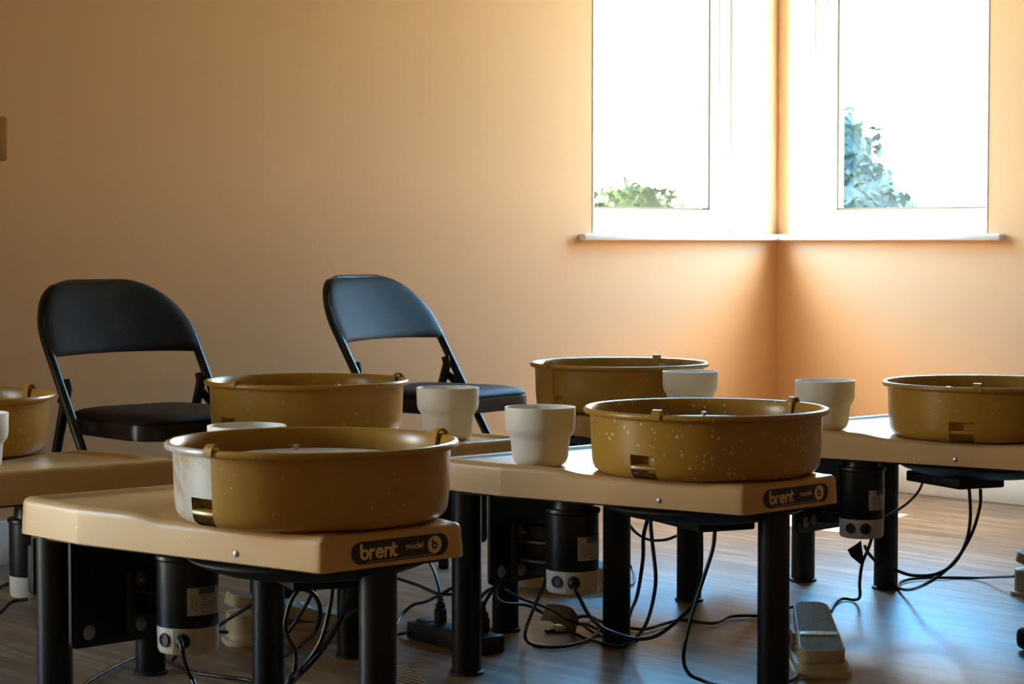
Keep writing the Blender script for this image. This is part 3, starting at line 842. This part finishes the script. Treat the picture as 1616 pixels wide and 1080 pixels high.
# ---------------------------------------------------------------- folding chairs
def make_chair():
    rt = empty('folding_chair')
    ft = lambda z: -.225 + .62 * z                # y of the slanted front tube at height z
    HW, ZT, CR = .2165, .762, .150
    def arch(hw, zt, cr, n=12):
        out = [(-hw, zt - cr * .92)]
        for k in range(1, n + 1):
            a = PI - PI / 2 * k / n; out.append((-hw + cr + cr * math.cos(a), zt - cr * .92 + cr * .92 * math.sin(a)))
        out2 = [(-x, z) for x, z in reversed(out)]
        return out + out2
    def bow(x, z): return .030 * (1 - (x / HW) ** 2) * sm(z, .50, .62)
    pth = [(-HW, .012), (-HW, .25), (-HW, .45), (-HW, .52)] + arch(HW, ZT, CR) + [(HW, .52), (HW, .45), (HW, .25), (HW, .012)]
    bm = bmesh.new(); tube(bm, [(x, ft(z) + bow(x, z), z) for x, z in pth], .0115, 12)
    fr = obj('back_frame', bm, M['chair_metal'], rt)
    for s in (-1, 1):
        bm = bmesh.new(); lathe(bm, [(0, 0), (.013, 0), (.0145, .003), (.0145, .022), (.012, .024)], 16, c=(s * HW, ft(.012), 0)); obj('foot_cap', bm, M['rubber'], fr)
    # upholstered back pad, bowed backwards, wrapping the top of the tube
    NU, NV = 28, 14; Z0 = .588
    bm = bmesh.new(); F = []; B = []
    for j in range(NV + 1):
        v = j / NV; rf = []; rb = []
        for i in range(NU + 1):
            u = -1 + 2 * i / NU
            z = Z0 + (ZT + .010 - Z0) * v
            h = z - (ZT - CR * .92)
            if h <= 0: hw = HW
            else: hw = HW - CR + CR * math.sqrt(max(0, 1 - min(1, h / (CR * .92 + .010)) ** 2))
            hw += .0085
            x = u * hw
            ed = (1 - abs(u) ** 7) * (1 - abs(2 * v - 1) ** 7)
            zz = z + (.006 * (1 - u * u) if j == 0 else 0)
            y = ft(z) + bow(x, z)
            ed = max(ed, 0) ** .5
            rf.append(bm.verts.new((x, y - .0085 - .014 * ed, zz))); rb.append(bm.verts.new((x, y + .006 + .008 * ed, zz)))
        F.append(rf); B.append(rb)
    for G in (F, B):
        for j in range(NV):
            for i in range(NU): bm.faces.new([G[j][i], G[j][i + 1], G[j + 1][i + 1], G[j + 1][i]])
    for i in range(NU):
        for j in (0, NV): bm.faces.new([F[j][i], F[j][i + 1], B[j][i + 1], B[j][i]])
    for j in range(NV):
        for i in (0, NU): bm.faces.new([F[j][i], F[j + 1][i], B[j + 1][i], B[j][i]])
    obj('backrest', bm, M['vinyl'], rt, sharp=60)
    # seat: steel pan and domed cushion
    so = round_poly([Vector((-.198, -.225)), (.198, -.225), (.172, .165), (-.172, .165)], [.075, .075, .06, .06], 10)
    so = densify(so, .02)
    bm = bmesh.new(); prism(bm, so, .404, .4425, bev=.003); obj('seat_pan', bm, M['chair_metal'], rt)
    nr = normals2d(so); bm = bmesh.new(); rings = []
    for ins, z in ((.004, .4420), (.003, .447), (.008, .454), (.022, .4605), (.05, .4655), (.09, .468), (.13, .469)):
        rings.append([bm.verts.new((p.x * (1 - ins / .2), (p.y + .03) * (1 - ins / .2) - .03, z)) for p in so])
    for a, b in zip(rings, rings[1:]):
        for i in range(len(so)): bm.faces.new([a[i], a[(i + 1) % len(so)], b[(i + 1) % len(so)], b[i]])
    bm.faces.new(rings[0]); bm.faces.new(rings[-1])
    obj('seat_cushion', bm, M['vinyl'], rt, sharp=60)
    for s in (-1, 1):
        bm = bmesh.new(); x = s * .196
        tube(bm, [(x, ft(.535), .535), (x, ft(.52) + .004, .515), (x, .185, .25), (x, .262, .012)], .0125, 12)
        lg = obj('rear_leg', bm, M['chair_metal'], rt)
        bm = bmesh.new(); lathe(bm, [(0, 0), (.014, 0), (.0155, .003), (.0155, .022), (.013, .024)], 16, c=(x, .262, 0)); obj('foot_cap', bm, M['rubber'], lg)
        bm = bmesh.new(); strap(bm, [(x + s * .013, .118, .492), (x + s * .013, .035, .430)], (1, 0, 0), .004, .022); obj('hinge_bracket', bm, M['chair_metal'], rt)
    bm = bmesh.new(); tube(bm, [(-HW, ft(.17), .17), (HW, ft(.17), .17)], .009, 10); obj('crossbar', bm, M['chair_metal'], rt)
    bm = bmesh.new(); tube(bm, [(-.196, .232, .105), (.196, .232, .105)], .009, 10); obj('crossbar', bm, M['chair_metal'], rt)
    return rt
ch = make_chair()
ch2 = copy_tree(ch)
for o, (x, y, a), lab in ((ch, (-.858, 5.263, 44), 'leftmost black folding chair, beside the pan at the left edge'),
                         (ch2, (-.225, 6.03, 53), 'black folding chair on the right with a sheen on its padded back')):
    o.location = (x, y, 0); o.rotation_euler = (0, 0, R(a))
    tag(o, lab, 'folding chair', 'black padded folding chairs')

# ---------------------------------------------------------------- foot pedals
def make_pedal(tread):
    rt = empty('foot_pedal')
    bm = bmesh.new()
    o = round_poly([Vector((-.060, -.135)), (.060, -.135), (.056, .135), (-.056, .135)], [.03, .03, .035, .035], 8)
    prism(bm, o, 0, .012, bev=.003)
    o2 = [Vector((p.x * .90, p.y * .93)) for p in o]; prism(bm, o2, .011, .026, bev=.003)
    o3 = round_poly([Vector((-.046, -.112)), (.046, -.112), (.042, .06), (-.042, .06)], .02, 6); prism(bm, o3, .024, .042, bev=.003)
    o4 = round_poly([Vector((-.048, .0)), (.048, .0), (.049, .126), (-.049, .126)], [.012, .012, .03, .03], 8); prism(bm, o4, .024, .066, bev=.004)
    bs = obj('base', bm, M['pedal'], rt)
    # round cord gland on the side
    bm = bmesh.new(); lathe(bm, [(0, .016), (.004, .016), (.0075, .012), (.0075, .006), (.010, .005), (.010, 0)], 16)
    bm.transform(Matrix.Translation((-.046, .06, .044)) @ Matrix.Rotation(R(-90), 4, 'Y')); obj('cord_gland', bm, M['rubber'], bs)
    # tilted treadle
    o = round_poly([Vector((-.047, -.128)), (.047, -.128), (.036, .128), (-.036, .128)], [.022, .022, .026, .026], 8)
    bm = bmesh.new(); prism(bm, o, -.026, 0, bev=.004)
    bm.normal_update()
    bmesh.ops.recalc_face_normals(bm, faces=bm.faces)
    for f in bm.faces:
        if f.normal.z > .9 and f.calc_center_median().z > -.001 and len(f.verts) > 8: f.material_index = 1
    tr = obj('treadle', bm, [M['pedal'], M[tread]], rt, (0, 0, .083), (R(13.2), 0, 0))
    bm = bmesh.new()
    box(bm, (0, -.045, .0012), (.076, .017, .003), bevel=.0012)
    bd = obj('badge_strip', bm, M['pedal_badge'], tr)
    bm = bmesh.new(); text_strokes(bm, 'brent', -.020, -.0485, .0052, .0012, gap=.75, z=.0031)
    o_ = obj('badge_lettering', bm, M['pedal'], tr)
    bm = bmesh.new(); tube(bm, [(-.050, -.07, .046), (.050, -.07, .046)], .004, 8); obj('hinge_pin', bm, M['bolt'], rt)
    return rt
def hd(hx, hy): return math.atan2(-hx, hy)
pr = make_pedal('treadle'); pr2 = make_pedal('ribs')
PED = [(pr, .623, 4.405, hd(.03, 1), 'knurled grey foot pedal right of the centre wheel, seen end on with its badge'),
       (pr2, -.170, 3.735, hd(-.38, .92), 'ribbed foot pedal at the bottom edge, right of the nearest wheel'),
       (copy_tree(pr2), 1.335, 5.215, hd(-.6, .8), 'grey foot pedal cut by the right edge of the frame, tread raised'),
       (copy_tree(pr), -.495, 4.690, hd(-.95, -.30), 'scratched silver foot pedal seen from the side between the legs of the nearest wheel'),
       (copy_tree(pr), .125, 5.43, hd(-.95, .3), 'beige foot pedal hidden behind the motor of the centre wheel, only a corner showing')]
for o, x, y, a, lab in PED:
    o.location = (x, y, 0); o.rotation_euler = (0, 0, a)
    tag(o, lab, 'foot pedal', 'grey beige wheel foot pedals on the floor')

# ---------------------------------------------------------------- power strip and plugs
ps = empty('power_strip', (-.123, 4.618, 0), math.atan2(-.772, .635)); tag(ps, 'black power strip on the floor between the two front wheels', 'power strip')
bm = bmesh.new(); box(bm, (0, 0, .020), (.262, .064, .038), bevel=.004); obj('housing', bm, M['rubber'], ps)
bm = bmesh.new(); box(bm, (-.103, 0, .0405), (.026, .034, .006), bevel=.002, rot=Matrix.Rotation(R(10), 4, 'Y')); obj('switch', bm, M['matt_black'], ps)
for k, x in enumerate((-.062, -.02, .022, .064, .102)):
    bm = bmesh.new(); box(bm, (x, 0, .0392), (.028, .036, .0014), bevel=.0005); obj('outlet', bm, M['matt_black'], ps)
def plug(x, y, rz, lab):
    bm = bmesh.new()
    box(bm, (0, 0, .018), (.026, .020, .034), bevel=.005, seg=3)
    box(bm, (0, 0, .040), (.020, .016, .014), bevel=.004)
    for k in range(4): lathe(bm, [(0, 0), (.0072 - .0006 * k, 0), (.0072 - .0006 * k, .0045), (0, .0045)], 12, c=(0, 0, .046 + k * .0062))
    o = obj('plug', bm, M['rubber'], None, (x, y, .0402), (0, 0, rz))
    o.name = 'power_plug'
    tag(o, lab, 'plug', 'black plugs standing in the power strip')
plug(-.155, 4.657, 1.0, 'black plug in the power strip, left of the wheel leg')
plug(-.086, 4.573, .8, 'black plug in the power strip, just right of the wheel leg')
plug(-.061, 4.543, .6, 'black plug at the right end of the power strip')

# ---------------------------------------------------------------- cords
def cord(name, r=.0037):
    bm = bmesh.new(); tube(bm, catmull(CORDS[name][0], 7), r, 8)
    o = obj('power_cable', bm, M['cord'], sharp=80)
    tag(o, CORDS[name][1], 'cable', 'black cables under the wheels')
    return o
CORDS = {
    'w1_motor': ([(-0.533, 3.44, 0.234), (-0.525, 3.42, 0.223), (-0.521, 3.42, 0.2), (-0.51, 3.42, 0.174), (-0.495, 3.45, 0.138), (-0.497, 3.933, 0.006)],
        'black cord hanging from the motor plug of the nearest wheel'),
    'floor_left': ([(-0.838, 4.129, 0.006), (-0.825, 4.25, 0.006), (-0.796, 4.404, 0.006), (-0.767, 4.486, 0.006), (-0.719, 4.438, 0.006), (-0.646, 4.313, 0.006), (-0.582, 4.262, 0.006), (-0.507, 4.213, 0.006), (-0.436, 4.071, 0.006)],
        'black cord arching over the floor under the nearest wheel'),
    'w1_a': ([(-0.338, 3.52, 0.332), (-0.346, 3.5, 0.306), (-0.36, 3.5, 0.283), (-0.369, 3.5, 0.247), (-0.365, 3.5, 0.226), (-0.353, 3.5, 0.2), (-0.355, 3.5, 0.169), (-0.372, 3.52, 0.138), (-0.439, 3.933, 0.006)],
        'wavy black cord hanging just right of the second leg of the nearest wheel'),
    'w1_b': ([(-0.366, 3.55, 0.291), (-0.343, 3.55, 0.295), (-0.323, 3.55, 0.282), (-0.316, 3.55, 0.254), (-0.33, 3.6, 0.213), (-0.358, 3.7, 0.179), (-0.393, 3.8, 0.142), (-0.491, 4.404, 0.006)],
        'looped black cord curling behind the hanging cords of the nearest wheel'),
    'w1_c': ([(-0.35, 4.08, 0.246), (-0.37, 4.08, 0.216), (-0.394, 4.1, 0.174), (-0.415, 4.1, 0.14), (-0.442, 4.12, 0.103), (-0.471, 4.12, 0.069)],
        'short black cord slanting down left under the nearest wheel drip cover'),
    'w1_d': ([(-0.287, 3.47, 0.334), (-0.288, 3.45, 0.312), (-0.294, 3.45, 0.273), (-0.308, 3.45, 0.225), (-0.336, 3.45, 0.184), (-0.365, 3.42, 0.154), (-0.447, 3.906, 0.006)],
        'thick black cord hanging from the nearest wheel, left of a parallel one'),
    'w1_e': ([(-0.253, 3.5, 0.335), (-0.256, 3.46, 0.315), (-0.264, 3.45, 0.291), (-0.28, 3.45, 0.252), (-0.308, 3.45, 0.209), (-0.343, 3.44, 0.172), (-0.369, 3.4, 0.148), (-0.464, 3.854, 0.006)],
        'thick black cord hanging from the nearest wheel, right of a parallel one'),
    'w1_f': ([(-0.22, 3.6, 0.282), (-0.256, 3.6, 0.259), (-0.285, 3.55, 0.243), (-0.305, 3.5, 0.231)],
        'thin black cord crossing to the right behind the front leg of the nearest wheel'),
    'pedal4': ([(-0.491, 4.3, 0.162), (-0.535, 4.4, 0.124), (-0.587, 4.45, 0.087), (-0.644, 4.5, 0.043), (-0.674, 4.5, 0.015)],
        'black cord running up over the scratched silver pedal'),
    'pedal4b': ([(-0.604, 4.56, 0.04), (-0.62, 4.52, 0.05), (-0.65, 4.5, 0.054), (-0.676, 4.48, 0.036), (-0.698, 4.404, 0.006)],
        'black cord entering the round gland of the scratched silver pedal'),
    'w4_a': ([(-0.3, 4.9, 0.114), (-0.257, 4.85, 0.109), (-0.209, 4.8, 0.102), (-0.165, 4.75, 0.092), (-0.123, 4.75, 0.088), (-0.101, 4.72, 0.072)],
        'straight black cord slanting right above the power strip'),
    'w4_b': ([(-0.19, 4.9, 0.143), (-0.172, 4.8, 0.129), (-0.158, 4.72, 0.1), (-0.154, 4.67, 0.07)],
        'black cord dropping steeply to the left plug of the power strip'),
    'w4_c': ([(-0.285, 4.658, 0.006), (-0.262, 4.789, 0.006), (-0.25, 4.9, 0.019), (-0.225, 4.9, 0.041), (-0.194, 4.85, 0.057), (-0.157, 4.75, 0.09), (-0.123, 4.75, 0.109)],
        'black cord curving up from the floor beside the front leg towards the power strip'),
    'strip_cord': ([(-0.334, 4.57, 0.006), (-0.285, 4.643, 0.006), (-0.25, 4.719, 0.006), (-0.223, 4.68, 0.017)],
        'black cord entering the left end of the power strip'),
    'w2_a': ([(-0.024, 4.5, 0.149), (-0.053, 4.5, 0.137), (-0.075, 4.52, 0.108), (-0.086, 4.56, 0.076)],
        'black cord curving down to the middle plug of the power strip'),
    'w2_b': ([(-0.03, 4.45, 0.161), (-0.046, 4.48, 0.135), (-0.059, 4.52, 0.105), (-0.062, 4.55, 0.085)],
        'black cord curving down to the right plug of the power strip'),
    'w2_c': ([(-0.037, 4.5, 0.145), (-0.031, 4.6, 0.105), (-0.011, 4.65, 0.086), (0.03, 4.7, 0.075), (0.062, 4.75, 0.052), (0.103, 4.853, 0.006), (0.135, 4.734, 0.006), (0.174, 4.651, 0.006), (0.226, 4.585, 0.006), (0.27, 4.643, 0.006)],
        'black cord running from the plate by the motor along the floor under the coiled cord'),
    'w2_d': ([(-0.017, 4.5, 0.142), (0.016, 4.55, 0.115), (0.057, 4.6, 0.092), (0.088, 4.65, 0.071), (0.12, 4.7, 0.043), (0.149, 4.72, 0.03), (0.178, 4.75, 0.006), (0.209, 4.673, 0.006)],
        'thin black cord slanting from the drive plate to the tape flag'),
    'w2_e': ([(0.072, 4.2, 0.237), (0.063, 4.25, 0.189), (0.044, 4.4, 0.117), (0.028, 4.6, 0.03), (0.041, 4.607, 0.006), (0.084, 4.57, 0.006), (0.138, 4.607, 0.006), (0.177, 4.696, 0.006), (0.193, 4.78, 0.009), (0.182, 4.75, 0.036), (0.15, 4.75, 0.04), (0.109, 4.812, 0.006), (0.084, 4.765, 0.006), (0.076, 4.765, 0.006), (0.102, 4.797, 0.006), (0.155, 4.78, 0.019), (0.186, 4.797, 0.006), (0.221, 4.688, 0.006)],
        'coiled black cord hanging left of the centre wheel motor and looping on the floor'),
    'w2_motor': ([(0.117, 4.1, 0.213), (0.126, 4.1, 0.195), (0.149, 4.15, 0.147), (0.178, 4.2, 0.113), (0.219, 4.2, 0.097), (0.25, 4.2, 0.092), (0.287, 4.2, 0.101), (0.332, 4.22, 0.132), (0.357, 4.22, 0.162), (0.368, 4.2, 0.222), (0.369, 4.2, 0.29), (0.367, 4.2, 0.309)],
        'black cord drooping from the motor plug of the centre wheel up to its controller'),
    'w2_g': ([(0.386, 4.1, 0.318), (0.381, 4.1, 0.28), (0.358, 4.1, 0.207), (0.338, 4.1, 0.14), (0.327, 4.1, 0.079), (0.34, 4.15, 0.036), (0.368, 4.2, 0.012), (0.408, 4.17, 0.006), (0.481, 4.158, 0.006), (0.543, 4.213, 0.006), (0.57, 4.275, 0.006), (0.576, 4.338, 0.006), (0.564, 4.391, 0.006)],
        'black cord hanging from the centre wheel, bending along the floor to the knurled pedal'),
    'w2_h': ([(0.27, 4.2, 0.347), (0.262, 4.2, 0.32), (0.256, 4.2, 0.29), (0.258, 4.25, 0.239), (0.256, 4.4, 0.145), (0.267, 4.8, 0.048), (0.26, 4.853, 0.006)],
        'left one of two cords hanging behind the middle leg of the centre wheel'),
    'w2_i': ([(0.271, 4.17, 0.351), (0.267, 4.15, 0.324), (0.271, 4.15, 0.282), (0.277, 4.15, 0.223), (0.276, 4.2, 0.172), (0.271, 4.3, 0.111), (0.259, 4.4, 0.063), (0.238, 4.57, 0.006)],
        'right one of two cords hanging behind the middle leg of the centre wheel'),
    'floor_mid': ([(0.167, 4.853, 0.006), (0.188, 4.91, 0.006), (0.211, 4.869, 0.006), (0.258, 4.805, 0.006), (0.299, 4.789, 0.006), (0.354, 4.869, 0.006), (0.393, 4.902, 0.006), (0.454, 4.861, 0.006), (0.498, 4.943, 0.006), (0.536, 4.96, 0.006), (0.573, 4.96, 0.006), (0.615, 5.011, 0.006), (0.65, 5.064, 0.006), (0.635, 4.75, 0.064)],
        'black cord lying wavy across the floor from the coil to the knurled pedal'),
    'w5_a': ([(0.299, 5.5, 0.146), (0.318, 5.5, 0.124), (0.351, 5.5, 0.107), (0.391, 5.5, 0.107), (0.42, 5.5, 0.117)],
        'sagging black cord far behind the centre wheel, left of a far leg'),
    'w5_b': ([(0.3, 5.6, 0.039), (0.313, 5.6, 0.014), (0.312, 5.493, 0.006), (0.294, 5.402, 0.006), (0.268, 5.462, 0.006), (0.23, 5.493, 0.006), (0.198, 5.514, 0.006)],
        'thin black cord bending on the far floor behind the centre wheel'),
    'w3_motor': ([(0.802, 4.9, 0.176), (0.809, 4.88, 0.16), (0.835, 4.88, 0.136), (0.871, 4.88, 0.123), (0.907, 4.88, 0.112), (0.958, 4.88, 0.114), (1, 4.88, 0.138), (1.027, 4.88, 0.185), (1.037, 4.88, 0.239), (1.035, 4.88, 0.297), (1.033, 4.88, 0.309)],
        'black cord sagging from the motor plug of the right wheel to its controller'),
    'w3_pedal': ([(1.053, 4.85, 0.312), (1.052, 4.85, 0.272), (1.036, 4.85, 0.215), (1.019, 4.9, 0.157), (0.993, 4.95, 0.109), (0.959, 5, 0.072), (0.96, 5.2, 0.027), (0.963, 5.362, 0.006), (0.98, 5.442, 0.006), (1.023, 5.504, 0.006), (1.092, 5.524, 0.006), (1.19, 5.524, 0.006), (1.235, 5.3, 0.044)],
        'black cord from the right wheel controller across the floor to the cut pedal'),
    'w3_c': ([(0.942, 4.95, 0.315), (0.94, 5, 0.286), (0.926, 5.05, 0.256), (0.905, 5.1, 0.229), (0.881, 5.15, 0.205)],
        'thin black cord slanting left from the right wheel controller'),
    'w3_d': ([(0.843, 5.05, 0.173), (0.835, 5.05, 0.149), (0.821, 5.05, 0.113), (0.817, 5.06, 0.067), (0.824, 5.1, 0.027), (0.824, 5.181, 0.006), (0.799, 5.199, 0.006), (0.771, 5.135, 0.006), (0.742, 5.02, 0.006)],
        'black cord hanging below the right wheel motor and running behind the knurled pedal'),
    'pedal2': ([(0.591, 4.812, 0.006), (0.613, 4.773, 0.006), (0.615, 4.6, 0.036)],
        'short black cord entering the left side of the knurled pedal'),
    'w6_a': ([(-1.061, 4.3, 0.104), (-1.035, 4.35, 0.117), (-1.021, 4.4, 0.132), (-0.99, 4.4, 0.137)],
        'black cord at the left edge passing under the motor with the cream cap'),
    'w6_b': ([(-1.135, 4.6, 0.065), (-1.101, 4.6, 0.122), (-1.066, 4.55, 0.145)],
        'black cord at the left edge rising to the motor of the cut wheel'),
}
for k in CORDS: cord(k, .0031 if k in ('w2_d', 'w1_f', 'w5_b', 'w3_c') else .0039)

# tape on the bundled cord
def tape_flag(name, pts, z, th, loc, rot, m, lab, cat):
    bm = bmesh.new(); prism(bm, [Vector(p) for p in pts], 0, th)
    o = obj(name, bm, m, None, loc, rot); tag(o, lab, cat); return o
bm = bmesh.new()
N = 9
rows = []
for i in range(N):
    t = i / (N - 1); x = -.045 + .078 * t
    zz = .014 * math.sin(t * 2.6) + (.0 if t < .8 else -.02 * (t - .8) / .2)
    rows.append([bm.verts.new((x, s * .020 * (1 - .25 * t), zz - .008 * t + s * .012 * (.4 + t))) for s in (-1, 0, 1)])
for a, b in zip(rows, rows[1:]):
    for k in range(2): bm.faces.new([a[k], a[k + 1], b[k + 1], b[k]])
g = bmesh.ops.extrude_face_region(bm, geom=bm.faces[:])
bmesh.ops.translate(bm, vec=(0, 0, .0012), verts=[v for v in g['geom'] if isinstance(v, bmesh.types.BMVert)])
o = obj('tape_tag', bm, M['tape'], None, (.112, 4.735, .040), (R(38), R(14), R(-12)))
tag(o, 'silver grey tape flag on the coiled cord under the centre wheel', 'tape')
bm = bmesh.new(); box(bm, (0, 0, 0), (.024, .026, .016), bevel=.005); o = obj('cord_tie', bm, M['pedal_badge'], None, (.106, 4.775, .011), (0, 0, .3))
tag(o, 'pale tie holding the coiled cord together on the floor', 'cord tie')
tape_flag('tape_tag', [(-.026, .004), (-.018, -.012), (.004, -.030), (.012, -.022), (.006, .026), (-.004, .018)], 0, .0015, (.812, 5.05, .142), (R(86), 0, 0), M['rubber'],
          'small dark tape flag on the cord below the motor of the right wheel', 'tape')
# black rounded plug on the floor at the right edge
bm = bmesh.new()
box(bm, (0, 0, .026), (.075, .055, .050), bevel=.018, seg=4)
o = obj('power_adapter', bm, M['rubber'], None, (1.112, 4.57, 0), (0, 0, .4))
tag(o, 'black rounded lump on the floor cut by the right edge, below the cut pedal', 'adapter')

# ---------------------------------------------------------------- light, camera, world
w = bpy.data.worlds.new('World'); SC.world = w; w.use_nodes = True
nt = w.node_tree; bg = nt.nodes['Background']
tc = nt.nodes.new('ShaderNodeTexCoord'); sp = nt.nodes.new('ShaderNodeSeparateXYZ'); nt.links.new(tc.outputs['Generated'], sp.inputs[0])
rp = nt.nodes.new('ShaderNodeValToRGB')
e = rp.color_ramp.elements
e[0].position = .22; e[0].color = (1.0, .925, .80, 1); e[1].position = .74; e[1].color = (.82, .84, .84, 1)
x = e.new(.38); x.color = (.07, .50, 1.05, 1); x = e.new(.52); x.color = (.07, .50, 1.05, 1)
nt.links.new(sp.outputs['Z'], rp.inputs['Fac']); nt.links.new(rp.outputs['Color'], bg.inputs['Color'])
bg.inputs['Strength'].default_value = SKY

sun = bpy.data.lights.new('sun', 'SUN'); sun.energy = SUN; sun.angle = R(.6); sun.color = (1.0, .93, .82)
so_ = bpy.data.objects.new('sun', sun); COL.objects.link(so_)
h = (uL + uR * .24).normalized(); el = R(63)
dv = Vector((h.x * math.cos(el), h.y * math.cos(el), -math.sin(el)))
so_.rotation_euler = dv.to_track_quat('-Z', 'Y').to_euler()

cam = bpy.data.cameras.new('camera'); co = bpy.data.objects.new('camera', cam); COL.objects.link(co)
co.location = (0, 0, .8692); co.rotation_euler = (PI / 2 - .04664, 0, 0)
cam.sensor_width = 36; cam.lens = 3419.74 / 1616 * 36; cam.clip_end = 200
cam.dof.use_dof = True; cam.dof.focus_distance = 4.3; cam.dof.aperture_fstop = 22
SC.camera = co
SC.view_settings.view_transform = 'Standard'; SC.view_settings.look = 'None'
SC.view_settings.gamma = 1; SC.view_settings.use_curve_mapping = False
SC.view_settings.exposure = EXPO
SC.cycles.max_bounces = 10; SC.cycles.diffuse_bounces = 6; SC.cycles.glossy_bounces = 4; SC.cycles.transparent_max_bounces = 8
SC.cycles.caustics_reflective = False; SC.cycles.caustics_refractive = False
SC.cycles.sample_clamp_indirect = 8
